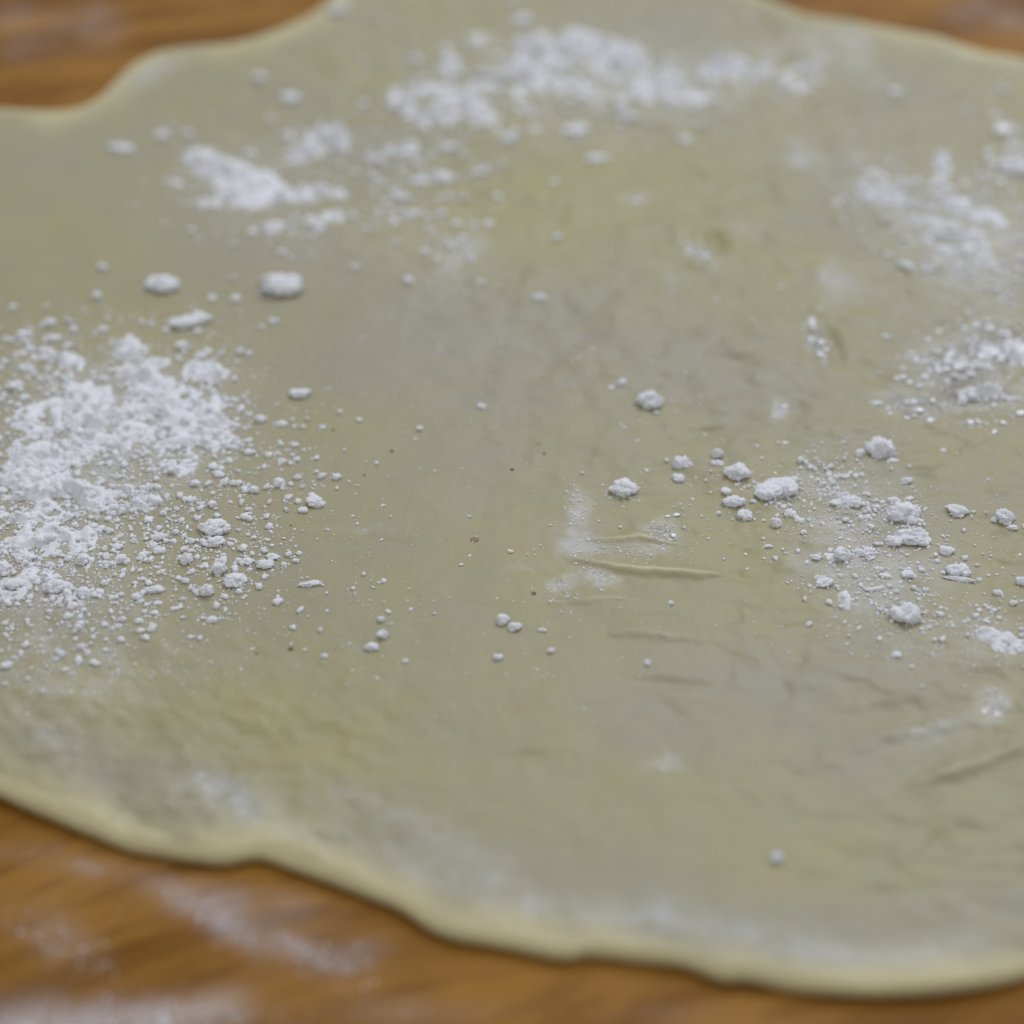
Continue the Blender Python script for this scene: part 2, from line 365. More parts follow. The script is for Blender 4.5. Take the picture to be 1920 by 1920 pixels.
# soften the radial kinks of the outline towards the middle
Z = dough_z(X.ravel(), Y.ravel()).reshape(X.shape)
Z[-1, :] = T_thick(X[-1], Y[-1], 0*X[-1])*.45+.0003
lift = .0003+.0002*fbm(TH*4, TH*0+1.3, 3, 90)
px, py = to_px(X.ravel(), Y.ravel())
n1 = fbm(X.ravel()/.004, Y.ravel()/.004, 3, 31); n2 = fbm(X.ravel()/.0015, Y.ravel()/.0015, 2, 32)
dust = np.clip(field(px+n1*26, py+n2*18, SMEAR)*(.85+.7*n1), 0, 1.3)
wet = np.clip(field(px+n1*12, py+n2*10, WET), 0, 1.2)
D = edge_dist(X.ravel(), Y.ravel())
def crest(x, y):  # mask of the painted highlight, just behind each fold's crest line
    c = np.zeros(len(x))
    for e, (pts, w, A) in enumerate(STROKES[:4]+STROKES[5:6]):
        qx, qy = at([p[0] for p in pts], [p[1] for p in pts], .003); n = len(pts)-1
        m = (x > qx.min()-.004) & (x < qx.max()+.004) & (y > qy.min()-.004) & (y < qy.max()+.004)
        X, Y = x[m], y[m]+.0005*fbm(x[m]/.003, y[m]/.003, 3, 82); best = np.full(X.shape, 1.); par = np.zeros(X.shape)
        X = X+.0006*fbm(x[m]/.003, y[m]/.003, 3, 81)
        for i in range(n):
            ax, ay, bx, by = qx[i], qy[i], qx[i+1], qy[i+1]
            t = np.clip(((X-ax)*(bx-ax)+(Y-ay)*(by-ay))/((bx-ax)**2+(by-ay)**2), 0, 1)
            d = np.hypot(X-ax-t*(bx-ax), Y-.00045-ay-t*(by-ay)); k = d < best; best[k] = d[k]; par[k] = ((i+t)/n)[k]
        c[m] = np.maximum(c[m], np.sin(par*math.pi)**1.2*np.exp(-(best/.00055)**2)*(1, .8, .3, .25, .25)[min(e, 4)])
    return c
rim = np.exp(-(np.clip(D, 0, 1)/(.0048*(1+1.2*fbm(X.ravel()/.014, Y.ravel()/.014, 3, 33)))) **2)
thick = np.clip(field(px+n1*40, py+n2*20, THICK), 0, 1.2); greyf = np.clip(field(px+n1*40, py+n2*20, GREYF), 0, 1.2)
crest_light = crest(X.ravel(), Y.ravel())
dust = dust*(1-.9*crest_light)*(1-.9*np.exp(-(D/.0035)**2))
# side and underside rings
xs1 = cx0+(RT+.00005)*np.cos(TH); ys1 = cy0+(RT+.00005)*np.sin(TH)
xs2 = cx0+(RT-.0009)*np.cos(TH); ys2 = cy0+(RT-.0009)*np.sin(TH)
V = np.concatenate([np.stack([X.ravel(), Y.ravel(), Z.ravel()], 1),
    np.stack([xs1, ys1, lift], 1), np.stack([xs2, ys2, lift*.75], 1), np.stack([cx0+(RT-.006)*np.cos(TH), cy0+(RT-.006)*np.sin(TH), 0*TH+.00005], 1)])
nr = NRING+3
i0 = (np.arange(nr-1)[:, None]*NA+np.arange(NA)).ravel(); j0 = (np.arange(nr-1)[:, None]*NA+(np.arange(NA)+1) % NA).ravel()
F = np.stack([i0, i0+NA, j0+NA, j0], 1)
ext = lambda a, v: np.concatenate([a, np.full(3*NA, v)])
dough = mesh_obj('dough_sheet', V, F, MD, None, {'dust': ext(dust, 0), 'wet': ext(wet, 0), 'rim': ext(rim, 1), 'crest_light': ext(crest_light, 0), 'thick': ext(thick, 0), 'haze': ext(greyf, 0)})
me = dough.data
tag(dough, 'thin rolled out sheet of pale yellow dough with an uneven edge on the wood', 'dough')
# the middle hole of the fan is closed by a small cap
k = NA
V = np.concatenate([[[cx0, cy0, float(dough_z(cx0, cy0)[0])]], np.stack([X[0], Y[0], Z[0]], 1)])

# bran specks pressed in the dough
def ico(sub):
    import bmesh
    bm = bmesh.new(); bmesh.ops.create_icosphere(bm, subdivisions=sub, radius=1.0)
    v = np.array([q.co[:] for q in bm.verts]); f = np.array([[w.index for w in p.verts] for p in bm.faces]); bm.free(); return v, f
ICO = {k: ico(k) for k in (1, 2, 3, 4)}
MB_ = mat_plain('bran', (.22, .13, .06))
MB2 = mat_plain('bran_pale', (.42, .29, .12))
for (x, y, w, m) in [(890,1012,17,1),(545,1215,12,0),(1000,1112,11,0),(735,845,8,0),(1020,850,7,0),(683,890,6,0),(625,806,6,0),(1010,832,5,0),(480,1222,8,1),(545,982,5,0)]:
    v, f = ICO[2]; sc = scale_at(x, y)*w/2; wx, wy = at(x, y, .0024)
    vv = v*(sc, sc*.9, sc*.22)*(1+.25*perlin(v[:, 0]*1.7+x, v[:, 1]*1.7, v[:, 2]))[:, None]
    o = mesh_obj('bran_speck', vv, f, MB2 if m else MB_, dough)
    o.location = (wx, wy, float(dough_z(wx, wy)[0]))

# ------------------------------------------------------------------ flour
def lump(seed, sub=3, rough=.32):
    """one irregular clot of flour: a knobbly ball with a flat foot, unit size"""
    v, f = ICO[sub]; r = np.random.default_rng(seed); o = r.random(3)*50
    k = 1+rough*1.1*perlin(v[:, 0]*1.1+o[0], v[:, 1]*1.1+o[1], v[:, 2]*1.1+o[2])
    q = np.abs(perlin(v[:, 0]*2.4+o[1], v[:, 1]*2.4+o[2], v[:, 2]*2.4+o[0])); k += rough*(.55-1.5*q)*.9
    q = np.abs(perlin(v[:, 0]*5.5+o[2], v[:, 1]*5.5+o[0], v[:, 2]*5.5+o[1])); k += rough*(.4-1.2*q)*.5
    k += rough*.55*perlin(v[:, 0]*10+o[2], v[:, 1]*10+o[0], v[:, 2]*10+o[1])
    vv = v*k[:, None]
    vv[:, 2] = np.where(vv[:, 2] < -.45, -.45+(vv[:, 2]+.45)*.25, vv[:, 2])
    return vv, f
def clot(seed, sub, rough, parts):
    """a crumbly clump: one main knob and smaller ones grown onto it, one mesh"""
    r = np.random.default_rng(seed); VV, FF, off = [], [], 0
    main = .80 if parts else 1.0
    v, f = lump(seed, sub, rough); VV.append(v*main); FF.append(f); off = len(v)
    for q in range(parts):
        k = r.uniform(.22, .50); a = r.random()*6.283; el = r.uniform(-.30, .75); d = main*.92-.25*k
        v, f = lump(seed*7+q, max(sub-1, 2), rough); v = v*k*(1+.25*r.normal(size=3).clip(-1, 1))
        VV.append(v+(d*math.cos(a)*math.cos(el), d*math.sin(a)*math.cos(el), d*math.sin(el)*.8)); FF.append(f+off); off += len(v)
    return np.concatenate(VV), np.concatenate(FF)
SMALL = [clot(900+i, 2, .46, 2) for i in range(10)]
TINY = []
for i in range(10):
    v, f = ICO[1]; r = np.random.default_rng(i)
    TINY.append((v*(1+.75*(r.random((len(v), 1))-.5))*(r.uniform(.7, 1.3), r.uniform(.7, 1.2), r.uniform(.5, .9)), f))

def heap_height(x, y):
    """loose flour piled on the dough; metres above the dough, negative where there is none"""
    px, py = to_px(x, y)
    n0 = fbm(x/.006, y/.006, 3, 50)
    D = field(px+n0*20, py+n0*12, HEAPS)
    b1 = np.abs(perlin(x/.0040, y/.0040, None, 61)); b2 = np.abs(perlin(x/.0018+.5*n0, y/.0018, None, 62)); b3 = np.abs(perlin(x/.0008, y/.0008, None, 63))
    b4 = perlin(x/.00045, y/.00045, None, 64)
    far = smooth(330, 260, py)
    b0 = np.abs(perlin(x/.0062+.4*n0, y/.0075, None, 65))
    return .0021*(D*(1.3-1.6*b1-.9*far*b0)-.32-.10*far)+far*np.minimum(D, 1)*.0022*(.30-b0)+np.minimum(D, 1)*(.0011*(.35-1.2*b2)+.0005*(.3-1.2*b3)+.00015*b4)+.0004*n0
HEAPS = [  # left patch
 (270,690,52,34,20,1.25),(240,650,18,22,0,.7),(395,700,38,20,20,1.05),(115,680,42,13,5,.9),(35,665,22,8,0,.5),(190,780,90,50,25,.95),(330,770,70,40,10,.8),(400,800,45,50,0,.85),
 (110,850,90,40,-20,.75),(160,930,80,22,15,.85),(250,940,50,16,5,.85),(40,900,50,50,0,.55),(60,1010,80,35,0,.62),(90,930,70,22,0,.68),(40,965,50,24,0,.5),(150,1000,60,30,0,.52),(20,1100,50,40,0,.5),(80,1080,50,24,0,.42),
 (330,880,60,25,0,.4),(60,790,50,30,0,.55),(345,840,50,15,0,.6),(180,1060,60,20,0,.35),
 # upper left patch
 (400,315,34,20,25,1.1),(460,335,65,24,15,1.3),(370,300,20,24,0,.7),(455,375,50,15,10,.9),(540,375,28,10,0,.8),(600,370,50,13,-5,1.0),(572,280,42,19,-10,2.1),(605,257,42,12,10,1.5),
 (635,270,18,17,0,1.5),(510,428,20,14,-20,.9),(555,440,14,6,0,.4),(585,415,16,8,0,.6),(630,413,22,10,0,.8),(330,345,24,8,25,.5),(400,385,24,14,20,.5),(360,390,30,12,25,.3),
 # far long patch
 (800,200,62,30,10,1.35),(760,185,36,16,0,.9),(870,190,36,18,20,.9),(910,230,34,20,20,1.1),(985,200,30,15,20,.9),(1005,245,22,16,-30,.95),(985,265,20,7,0,.5),(900,165,26,15,10,.8),(840,130,22,18,0,1.6),
 (950,90,60,20,5,1.0),(1030,100,80,26,5,1.15),(1120,90,70,26,10,1.2),(1170,130,55,30,30,1.25),(1010,150,55,26,0,.9),(1090,165,36,18,0,1.0),(1130,190,24,14,30,.8),(1190,170,36,22,30,1.0),(970,130,40,20,0,.9),
 (1268,165,32,22,30,1.8),(1235,200,26,10,20,.7),(1290,185,20,10,0,.7),(1350,135,36,20,-5,1.9),(1385,125,20,16,0,.8),(1335,187,30,7,0,.5),(1425,140,18,19,30,2.0),(1443,165,14,10,0,.4),
 (1510,135,28,18,-5,2.0),(1500,162,14,12,0,1.6),(1535,125,16,12,0,.5),
 # behind right
 (1620,358,22,13,10,1.2),(1670,368,30,14,10,1.2),(1650,330,26,10,30,.4),(1770,312,15,26,-10,1.0),(1765,350,20,11,0,.9),(1800,390,38,16,20,1.0),(1745,420,30,10,25,.6),(1810,440,40,13,20,.85),
 (1760,460,40,10,25,.6),(1840,490,40,11,40,1.0),(1870,420,30,14,20,.4),(1860,400,30,20,0,.35),(1900,500,30,12,20,.4),
 # right patch
 (1455,915,38,14,-5,.9),(1490,905,20,10,0,.7),(1585,940,22,8,5,.7),(1690,965,28,15,0,1.0),(1705,1005,36,14,5,.9),(1575,1045,18,16,0,.7),(1620,1035,18,9,20,.6),(1540,1090,26,8,25,.6),(1590,1130,12,20,-10,.6),
 (1640,1110,20,6,10,.5),(1860,1200,30,16,0,.55),(1900,1215,30,20,0,.7),(1840,1190,20,8,0,.5),(1545,985,24,8,25,.3),(1560,900,40,12,0,.3),
 (1905,660,24,15,20,1.4),(1850,690,30,10,20,.35),(1845,742,38,9,-5,1.3),(1800,755,14,5,0,.5),(1870,735,12,7,30,.5)]
def make_heap(name, label, box, mat=None):
    (a0, b0, a1, b1) = box
    xs, ys = at([a0, a1, a0, a1], [b0, b0, b1, b1], .002)
    step = .00038
    gx = np.arange(xs.min(), xs.max(), step); gy = np.arange(ys.min(), ys.max(), step)
    GX, GY = np.meshgrid(gx, gy); x, y = GX.ravel(), GY.ravel()
    px, py = to_px(x, y); inside = (px >= a0) & (px < a1) & (py >= b0) & (py < b1)
    h = np.full(x.shape, -1.0); h[inside] = heap_height(x[inside], y[inside])
    near = edge_dist(x, y) > .002; h = np.where(near, h, -1)
    z = dough_z(x, y)+np.clip(h, -.0003, 1)
    nx, ny = len(gx), len(gy); i = (np.arange(ny-1)[:, None]*nx+np.arange(nx-1)).ravel()
    F = np.stack([i, i+1, i+nx+1, i+nx], 1)
    F = F[(h[F] > -.0001).any(1) & (h[F] > -.9).all(1)]
    u, inv = np.unique(F, return_inverse=True)
    V = np.stack([x[u], y[u], z[u]], 1)
    # crumbly jitter so that the pile is not a smooth skin
    V += rng.normal(0, .00003, V.shape)
    o = mesh_obj(name, V, inv.reshape(F.shape), mat or MFF)
    tag(o, label, 'flour', None, 'stuff'); return o

def surf_z(x, y):
    return dough_z(x, y)+np.clip(heap_height(np.atleast_1d(x), np.atleast_1d(y)), 0, 1)*.8

def crumbs(name, label, L, n, smin, smax, power=2.4, on_table=False, mat=None, seed=1):
    """n loose crumbs, strewn by the density field L; sizes in photograph pixels"""
    r = np.random.default_rng(seed)
    a0 = min(e[0]-2.2*max(e[2], e[3]) for e in L); a1 = max(e[0]+2.2*max(e[2], e[3]) for e in L)
    b0 = min(e[1]-2.2*max(e[2], e[3]) for e in L); b1 = max(e[1]+2.2*max(e[2], e[3]) for e in L)
    a0 = max(a0, -60); a1 = min(a1, 1980)
    PX = np.empty(0); PY = np.empty(0)
    while len(PX) < n:
        q = r.random((n*6, 3)); x = a0+q[:, 0]*(a1-a0); y = b0+q[:, 1]*(b1-b0)
        wx, wy = at(x, y, .0024)
        d = field(x, y, L)*(.35+1.6*np.clip(.5+fbm(wx/.005, wy/.005, 3, 71), 0, 1.4)**2)
        k = q[:, 2] < d*.45
        if not on_table: k &= edge_dist(wx, wy) > .003
        PX = np.concatenate([PX, x[k]]); PY = np.concatenate([PY, y[k]])
    PX, PY = PX[:n], PY[:n]
    u = r.random(n); s = (smin**(1-power)+u*(smax**(1-power)-smin**(1-power)))**(1/(1-power))
    wx, wy = at(PX, PY, 0.0 if on_table else .0024); sc = scale_at(PX, PY)*s/2
    z = np.zeros(n) if on_table else surf_z(wx, wy)
    Vs, Fs, off = [], [], 0
    order = np.arange(n)
    for i in order:
        v, f = (SMALL if s[i] > 9.5 else TINY)[i % 10]
        a = r.random()*6.283; ca, sa = math.cos(a), math.sin(a)
        k = np.array([1+.35*r.normal()*.6, 1+.2*r.normal(), .62+.2*r.random()])*sc[i]*(1, 1, .4 if mat else 1)
        w = v*k; w = np.stack([w[:, 0]*ca-w[:, 1]*sa+wx[i], w[:, 0]*sa+w[:, 1]*ca+wy[i], w[:, 2]+z[i]+k[2]*.28], 1)
        Vs.append(w); Fs.append(f+off); off += len(v)
    o = mesh_obj(name, np.concatenate(Vs), np.concatenate(Fs), mat or MFF)
    tag(o, label, 'flour', None, 'stuff'); return o

make_heap('flour_heap', 'broad drift of loose white flour at the left side of the dough', (-60, 600, 520, 1230))
make_heap('flour_heap', 'two small ragged drifts of flour at the upper left of the dough', (300, 220, 680, 470))
make_heap('flour_heap', 'long out of focus drift of flour along the far side of the dough', (690, 40, 1590, 285))
make_heap('flour_heap', 'blurred speckled drift of flour at the far right of the dough', (1590, 270, 1980, 560))
make_heap('flour_heap', 'broken flakes of flour in the near right patch of clumps', (1380, 860, 1980, 1260))
make_heap('flour_heap', 'wet flour paste beside the shiny spot at the right edge', (1770, 620, 1980, 780))

LEFT = [(180,800,230,130,10,1.1),(90,1000,190,160,0,1.2),(330,900,200,130,0,.55),(250,1080,200,80,0,.45),(480,860,110,90,0,.16),(500,1010,120,90,0,.16),(120,1170,180,70,0,.5),(60,650,150,60,0,.25),
 (420,730,60,70,0,.5),(560,880,60,90,0,.08),(400,1040,120,70,0,.3),(30,1250,80,50,0,.2),(300,1150,250,80,0,.1),(350,640,80,50,0,.2)]
crumbs('flour_crumbs', 'fine flour crumbs strewn over and around the left drift', LEFT, 6800, 3.0, 19, 2.5, seed=11)
UL = [(440,350,130,60,15,1),(590,280,90,40,0,.6),(600,400,90,40,0,.6),(340,330,60,70,0,.4),(600,460,90,30,10,.25),(520,430,100,40,0,.4)]
crumbs('flour_crumbs', 'fine flour crumbs round the two ragged upper left drifts', UL, 380, 4, 18, 2.4, seed=12)
FARP = [(820,220,120,50,0,1),(1000,150,220,70,0,1),(1180,160,140,50,0,1),(1350,160,120,40,0,.6),(1500,150,70,40,0,.5),(1250,210,120,30,0,.3),(780,280,110,30,0,.6)]
crumbs('flour_crumbs', 'blurred flour crumbs along the long far drift', FARP, 650, 5, 26, 2.4, seed=13)
MIDU = [(790,370,90,60,0,1),(830,450,90,40,30,.6),(740,340,50,60,0,.6),(900,340,90,50,0,.3),(740,290,80,30,0,.7),(800,500,80,40,0,.3)]
crumbs('flour_crumbs', 'sparse pale crumbs in front of the long far drift', MIDU, 300, 4.5, 19, 2.3, seed=14)
FR = [(1660,370,90,40,20,.7),(1780,420,130,70,25,1),(1870,500,90,50,20,.8),(1800,350,90,60,0,.4),(1700,490,70,20,20,.4),(1860,570,80,25,0,.4),(1880,180,50,40,0,.3),(1850,310,50,50,0,.3)]
crumbs('flour_crumbs', 'blurred crumbs in the speckled drift at far right', FR, 900, 4, 17, 2.4, seed=15)
RT_ = [(1460,920,100,40,0,.8),(1540,900,70,60,0,.9),(1580,960,120,60,10,1),(1690,980,90,60,0,.7),(1600,1070,120,60,15,1),(1640,1130,100,50,10,.7),(1770,1060,90,50,0,.3),(1850,1190,100,50,10,.9),(1390,950,50,50,0,.3),
  (1720,1220,120,40,10,.3),(1650,850,60,40,0,.3),(1800,1120,120,60,0,.25),(1600,1180,120,30,0,.2),(1880,980,50,40,0,.3)]
crumbs('flour_crumbs', 'fine crumbs between the clumps of the near right patch', RT_, 2100, 3, 13, 2.8, seed=16)
WT = [(1905,300,30,45,0,.9),(1530,640,14,36,-30,.9),(1250,1000,30,18,0,.12),(1320,478,30,8,30,.5),(1465,768,10,10,0,.6),(1860,650,80,35,0,1),(1780,690,80,35,10,.9),(1850,745,80,12,0,1),(1700,765,50,20,10,.6),(1860,790,70,18,0,.5),(1740,640,60,40,0,.2)]
crumbs('flour_crumbs', 'wet flour specks around the shiny spot at the right edge', WT, 820, 3.4, 19, 2.1, mat=MFW, seed=17)
CT = [(1172,925,26,20,0,1.6),(1090,950,30,40,10,.7),(1160,1035,110,20,0,.7),(1250,1000,40,30,0,.8),(1060,1100,40,18,-20,.7),(1125,1082,26,12,30,.7),(1300,900,60,40,0,.3)]
crumbs('flour_crumbs', 'minute flour grains beside the creases in the middle', CT, 420, 2.2, 8, 2.8, seed=18)
SPARSE = [(960,800,500,350,0,.3),(900,1200,500,120,0,.4),(700,1000,200,200,0,.3),(1300,600,300,200,0,.2),(500,600,300,150,0,.2),(1750,900,150,80,0,.5),(300,1250,300,70,0,.5),(1500,1200,300,60,0,.4)]
crumbs('flour_crumbs', 'single stray specks of flour scattered over the middle of the dough', SPARSE, 1100, 2.2, 10, 3.0, seed=19)
TB = [(40,1935,110,40,0,1.4),(300,1925,170,35,0,1.2),(420,1740,90,22,30,.35),(350,1690,70,24,25,.2),(640,1810,50,30,0,.5),(120,1770,90,40,20,.2),(560,1785,60,18,25,.3)]
crumbs('flour_crumbs', 'spilt flour lying on the bare wood at the near left corner', TB, 1500, 2.4, 8, 2.9, on_table=True, seed=20)

# ---- single clumps: x, y, width, height (photograph pixels), label
G = {  # shared labels for small ones nothing tells apart
 'L': ('small clump of flour loose at the right side of the left drift', 'small clumps right of the left drift'),
 'T': ('small blurred clump of flour above the left drift', 'small clumps above the left drift'),
 'N': ('small clump of flour along the near side of the left drift', 'small clumps near side of the left drift'),
 'R': ('small clump of flour within the near right patch', 'small clumps of the near right patch'),
 'M': ('pea sized pale crumb alone on the bare middle of the dough', 'lone crumbs on the middle of the dough'),
 'F': ('small blurred clump of flour in front of the long far drift', 'small clumps in front of the far drift'),
 'U': ('small blurred clump of flour by the upper left drifts', 'small clumps by the upper left drifts'),
 'W': ('small clump of flour in the blurred patch at far right', 'small clumps at far right')}
CL = [
 (303,530,62,36,'blurred oval clump of flour above the left drift, left of a larger one'),
 (530,530,82,44,'largest lone oval clump of flour, above the centre left of the dough'),
 (348,602,56,28,'long knobbly clump of flour just above the left drift'), (375,594,40,26,'T'),
 (485,143,30,26,'faint round clump of flour highest on the left part of the dough'),
 (545,180,44,22,'faint flat clump of flour just below the highest left one'),
 (633,12,36,30,'bright clump of flour on the far edge of the dough where the wood begins'),
 (228,276,52,20,'faint flat smear shaped clump of flour furthest left near the far wood'),
 (302,250,28,25,'U'),(350,243,24,36,'U'),(465,280,22,26,'U'),(440,555,25,15,'T'),(437,520,12,12,'T'),(513,598,18,12,'T'),(93,604,26,22,'T'),(40,627,26,18,'T'),(137,615,18,14,'T'),
 (180,553,20,18,'T'),(192,615,20,12,'T'),(340,645,24,22,'T'),(375,665,26,16,'T'),(390,655,14,10,'T'),(48,690,34,16,'T'),(30,722,30,24,'T'),(45,745,24,14,'T'),(450,655,18,12,'T'),
 (1220,748,46,38,'craggy star shaped clump of flour alone right of the centre'),
 (1167,717,21,15,'M'),(1146,728,16,9,'M'),
 (1172,914,50,36,'craggy clump of flour above the two creases, with grains spilling in front'),
 (1277,866,34,26,'rounded clump of flour left of the right patch with a tiny ball beside it'),
 (1273,893,26,18,'R'),(1250,862,11,9,'R'),
 (1345,848,25,24,'upper round clump of a touching pair at the left end of the right patch'),
 (1345,868,30,16,'R'),(1383,884,46,38,'smooth pointed clump of flour at the left end of the right patch'),
 (1362,922,24,16,'R'),(1378,938,44,22,'R'),(1398,958,34,24,'long diagonal clump of flour below the smooth pointed one'),
 (1440,920,52,34,'R'),(1475,912,50,36,'widest crumbly clump in the left half of the right patch'),
 (1455,978,24,24,'R'),(1483,960,28,16,'R'),(1500,975,22,12,'R'),
 (1652,838,54,46,'tall craggy clump of flour topmost in the right patch'),(1612,850,22,20,'R'),(1672,864,26,9,'R'),
 (1595,940,42,24,'R'),(1570,945,30,16,'R'),
 (1693,960,66,38,'large clump of flour in the middle of the right patch, upper of two touching'),
 (1712,1003,60,36,'large ridged clump of flour in the right patch, lower of two touching'),(1678,1012,34,22,'R'),
 (1797,956,42,22,'small pointed clump of flour standing alone at right, shadow below it'),
 (1886,964,38,34,'round clump of flour close to the right edge, with a crumb at its left'),(1864,970,16,14,'R'),
 (1798,1066,48,30,'smooth clump of flour low in the right patch, on a flat flake'),(1800,1084,60,10,'R'),
 (1775,1030,28,20,'R'),(1703,1148,56,46,'big round clump of flour lowest in the right patch'),(1702,1075,26,17,'R'),
 (1580,1036,34,36,'R'),(1628,1032,36,24,'R'),(1545,1092,36,18,'R'),(1530,1045,24,12,'R'),(1700,900,26,14,'R'),(1675,935,26,14,'R'),(1704,932,20,10,'R'),(1640,1104,40,9,'R'),(1500,862,16,16,'R'),
 (1900,987,26,10,'R'),(1915,1085,26,26,'R'),(1440,1022,20,8,'R'),(1870,1113,20,12,'R'),(1900,1130,20,10,'R'),(1680,1228,22,12,'R'),(1630,1045,20,10,'R'),(1660,1080,26,9,'R'),(1583,892,24,10,'R'),
 (904,760,20,10,'M'),(787,801,14,11,'M'),(674,786,13,9,'M'),(767,525,22,18,'lone round crumb below the far sparse crumbs left of the centre'),(1010,557,28,15,'lone flat crumb above the centre of the dough'),
 (562,734,40,22,'pair of fused crumbs isolated to the right of the left drift'),
 (592,937,36,22,'bright lone clump furthest right among the crumbs of the left drift'),(568,953,20,13,'L'),
 (522,903,24,20,'L'),(527,792,27,14,'L'),(488,782,24,20,'L'),(545,906,14,8,'L'),(557,893,16,12,'L'),(476,917,22,16,'L'),(438,905,20,12,'L'),(556,860,16,10,'L'),(520,848,14,8,'L'),(568,798,12,8,'L'),(604,800,14,9,'L'),(470,845,20,12,'L'),
 (350,1046,28,26,'L'),(405,986,52,34,'clump of flour uppermost in the row below the left drift'),(400,1015,42,20,'L'),(410,1062,32,32,'round clump in the row below the left drift'),
 (441,1084,42,28,'star shaped clump lowest in the row below the left drift'),(388,1104,30,28,'L'),(497,1053,36,18,'L'),(510,1040,26,14,'L'),(465,1048,24,16,'L'),(467,1065,14,9,'L'),
 (290,1104,40,16,'N'),(583,1093,42,12,'flat slivery clump right of the star shaped one'),(397,1159,24,15,'N'),(105,1096,40,32,'round clump on the near side of the left drift'),(155,1108,28,18,'N'),
 (30,1092,40,24,'N'),(300,1030,30,14,'N'),(325,880,24,22,'L'),(365,905,22,14,'L'),(240,915,26,26,'L'),(290,935,30,26,'L'),(155,1045,28,30,'N'),(228,1045,24,26,'N'),(300,1005,34,14,'N'),(145,1175,18,16,'N'),(152,1213,16,14,'N'),
 (115,1226,18,16,'N'),(195,1170,16,10,'N'),(260,1165,20,10,'N'),(266,1182,16,8,'N'),(12,1250,22,16,'N'),(10,1284,12,10,'N'),(198,1219,14,9,'N'),(0,1060,34,26,'N'),(50,1040,40,18,'N'),
 (714,1160,16,18,'top crumb of three in a row left of the centre front'),(717,1187,22,26,'middle crumb of three in a row left of the centre front'),(698,1211,28,18,'lowest crumb of three in a row left of the centre front'),(728,1146,12,9,'M'),
 (942,1158,28,24,'left half of the two part clump in front of the creases'),(965,1172,30,18,'right half of the two part clump in front of the creases'),
 (934,1229,20,16,'M'),(1033,1217,16,14,'M'),(1213,1240,16,14,'M'),(720,1088,13,9,'M'),(957,1033,12,8,'M'),(864,1058,10,6,'M'),(600,1178,12,14,'M'),(608,1228,14,10,'M'),(760,1238,12,9,'M'),(1258,1131,13,10,'M'),(1017,1179,20,8,'M'),(1091,884,9,8,'M'),
 (1457,1605,26,26,'blurred lone crumb on the near right part of the dough'),
 (830,328,40,36,'F'),(788,335,40,16,'F'),(760,365,20,28,'F'),(900,322,46,14,'F'),(1117,292,54,16,'flat blurred flake right in front of the far drift'),(1083,238,48,24,'F'),(840,272,32,18,'F'),(768,282,44,16,'F'),(712,290,18,15,'F'),
 (755,390,14,10,'F'),(823,370,16,10,'F'),(933,368,20,12,'F'),(915,415,22,14,'F'),(868,445,20,12,'F'),(1045,440,18,12,'F'),(742,455,18,9,'F'),(797,473,20,11,'F'),(870,465,14,8,'F'),(900,530,16,9,'F'),(740,415,22,12,'F'),(670,500,14,8,'F'),
 (980,36,34,28,'lone blurred clump beyond the long far drift, near the top'),
 (1882,235,38,32,'brightest oval blob of flour near the right edge, far side'),(1905,302,52,60,'tall bright wet blob of flour cut by the right edge'),(1877,335,22,22,'W'),(1885,165,20,18,'W'),
 (1700,494,44,12,'thin diagonal flake of flour in front of the speckled far right patch'),(1680,172,30,16,'W'),(1775,285,16,14,'W'),(1535,580,9,8,'M'),(1570,375,18,12,'W'),(1850,355,14,12,'W'),(1792,655,11,9,'W'),(1841,640,12,11,'W'),(1650,695,9,7,'M'),
 (1725,722,16,9,'W'),(1790,700,18,14,'W'),(1755,683,18,8,'W'),(1195,373,22,7,'small shiny fleck right of the sparse far crumbs'),(1870,1330,14,26,'W'),(1846,1332,12,9,'W')]
KIN = {'L': 'small flour clump', 'T': 'small blurred flour clump', 'N': 'small flour clump', 'R': 'small flour clump', 'M': 'tiny lone flour crumb',
       'F': 'small blurred flour crumb', 'U': 'small faint flour clump', 'W': 'small blurred flour fleck'}
NAMED = {(303,530): 'left oval clump above the left drift', (530,530): 'largest lone oval clump', (348,602): 'long knobbly clump', (485,143): 'highest faint round clump',
 (1220,748): 'star shaped clump right of centre', (1172,914): 'craggy clump by the creases', (1277,866): 'rounded clump left of the right patch', (1383,884): 'smooth pointed clump',
 (1475,912): 'widest crumbly clump', (1652,838): 'topmost craggy clump of the right patch', (1693,960): 'two large touching clumps', (1797,956): 'small pointed clump at right',
 (1798,1066): 'smooth clump on a flake', (1703,1148): 'big round lowest clump', (1398,958): 'long diagonal clump', (562,734): 'fused pair of crumbs', (592,937): 'bright lone clump beside the left drift',
 (405,986): 'uppermost clump below the left drift', (441,1084): 'star shaped clump below the left drift', (105,1096): 'round clump near the left drift', (717,1187): 'row of three crumbs',
 (942,1158): 'two part clump', (1010,557): 'flat crumb above centre', (767,525): 'round crumb left of centre', (1117,292): 'flat blurred flake', (980,36): 'lone clump beyond the far drift',
 (1882,235): 'brightest oval blob', (1700,494): 'thin diagonal flake', (1908,300): 'tall bright wet blob'}
used = {}
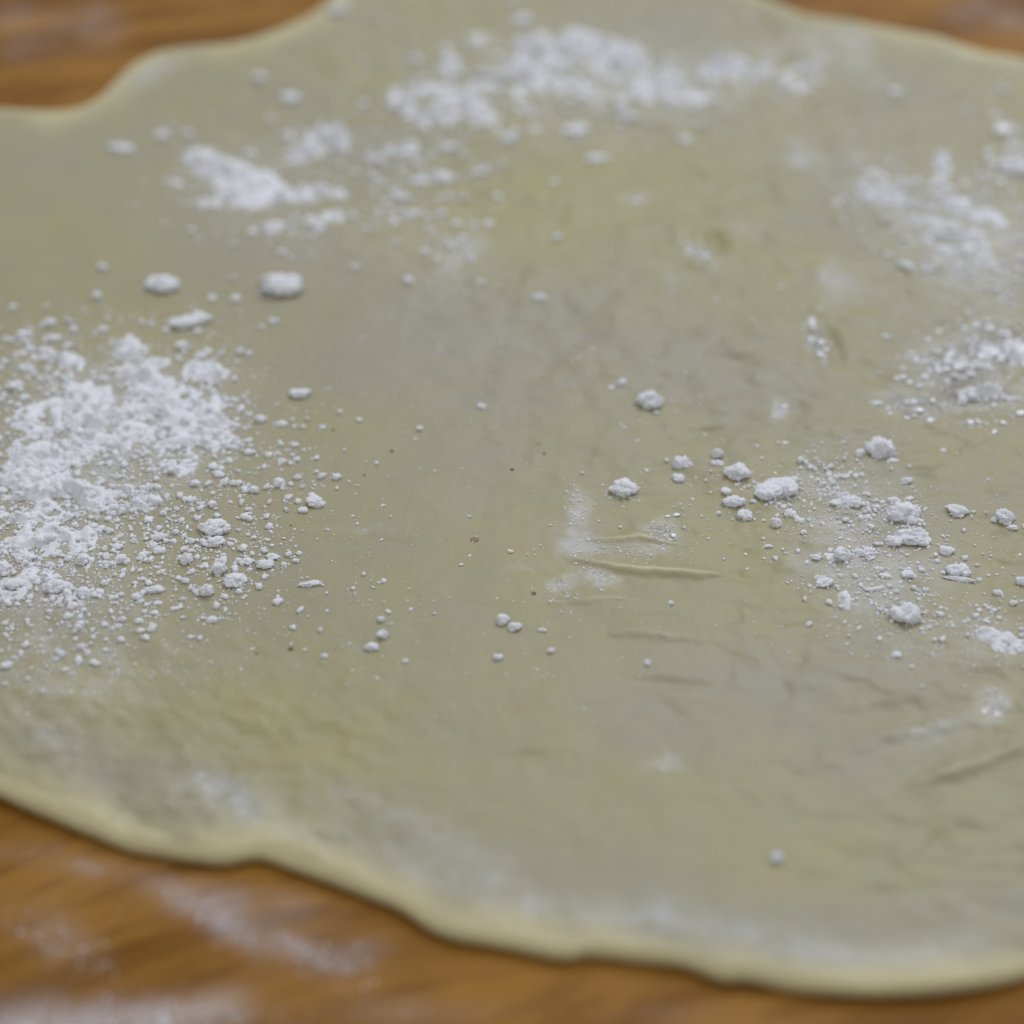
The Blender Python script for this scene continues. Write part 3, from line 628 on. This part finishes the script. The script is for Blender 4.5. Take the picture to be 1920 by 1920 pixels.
def own_label(x, y, w, k):
    best = sorted(NAMED, key=lambda q: math.hypot(q[0]-x, (q[1]-y)*1.6))
    dist = ('close', 'a little way', 'further', 'far', 'very far')
    for q in best[:4]:
        dx, dy = x-q[0], (y-q[1])*1.6
        a = math.degrees(math.atan2(-dy, dx)) % 360
        side = ('to the right of', 'behind and right of', 'behind', 'behind and left of', 'to the left of', 'in front and left of', 'in front of', 'in front and right of')[int(((a+22.5) % 360)//45)]
        lab = '%s %s the %s' % (KIN[k], side, NAMED[q])
        if lab not in used and len(lab.split()) <= 16: used[lab] = 1; return lab
    q = best[0]; dx, dy = x-q[0], (y-q[1])*1.6
    a = math.degrees(math.atan2(-dy, dx)) % 360
    side = ('to the right of', 'behind and right of', 'behind', 'behind and left of', 'to the left of', 'in front and left of', 'in front of', 'in front and right of')[int(((a+22.5) % 360)//45)]
    for word in ('second', 'third', 'fourth', 'fifth', 'sixth', 'seventh'):
        lab = '%s %s %s the %s' % (word, KIN[k], side, NAMED[q]); lab = lab if len(lab.split()) <= 16 else lab.replace(' the ', ' ')
        if lab not in used: used[lab] = 1; return lab
    return lab
CL.sort(key=lambda c: min(math.hypot(q[0]-c[0], (q[1]-c[1])*1.6) for q in NAMED))
base = {}
for n, (x, y, w, h, lab) in enumerate(CL):
    big = w > 30
    wetc = (x, y) in ((1882,235),(1908,300),(1877,335),(1870,1330),(1846,1332),(1195,373),(1535,580)); key = ('b' if big else 's', n % (60 if big else 24), wetc)
    if key not in base:
        v, f = clot(100+n, 4 if w > 26 else 3, .46 if big else .42, 7 if w > 44 else 5 if big else 3)
        o = mesh_obj('flour_clump', v, f, MFW if wetc else MFF); base[key] = o.data
    else:
        o = bpy.data.objects.new('flour_clump', base[key]); C.objects.link(o)
    wx, wy = at(x, y+h*.30, .0024); sc = float(scale_at(x, y))
    sx = w*sc/2/1.05; hh = h*sc
    # seen height = depth*sin(pitch) + tall*cos(pitch)
    sy = min(sx*.9, hh*.62); szz = max(hh*.42, (hh-sy*2*.62*.8)/1.5/.79)
    szz = min(szz, sx*.95)*(.32 if wetc else .62 if y < 420 else .95)
    wy = wy+sy*.25
    o.location = (float(wx), float(wy), float(dough_z(wx, wy)[0])+szz*.36)
    o.scale = (sx, sy, szz)
    o.rotation_euler = (0, 0, random.uniform(-.35, .35)+(R(-30) if 'diagonal' in lab else 0))
    if n == 0: SAT = []
    if w > 30: SAT.append((x+random.uniform(-.2, .2)*w, y+h*.35, w*.62, h*.42, 0, 1.0))
    if lab in G: tag(o, own_label(x, y, w, lab), 'flour clump', G[lab][1])
    else: tag(o, lab, 'flour clump')
crumbs('flour_crumbs', 'grains broken off around the feet of the single flour clumps', SAT, 620, 2.6, 10, 2.5, seed=33)
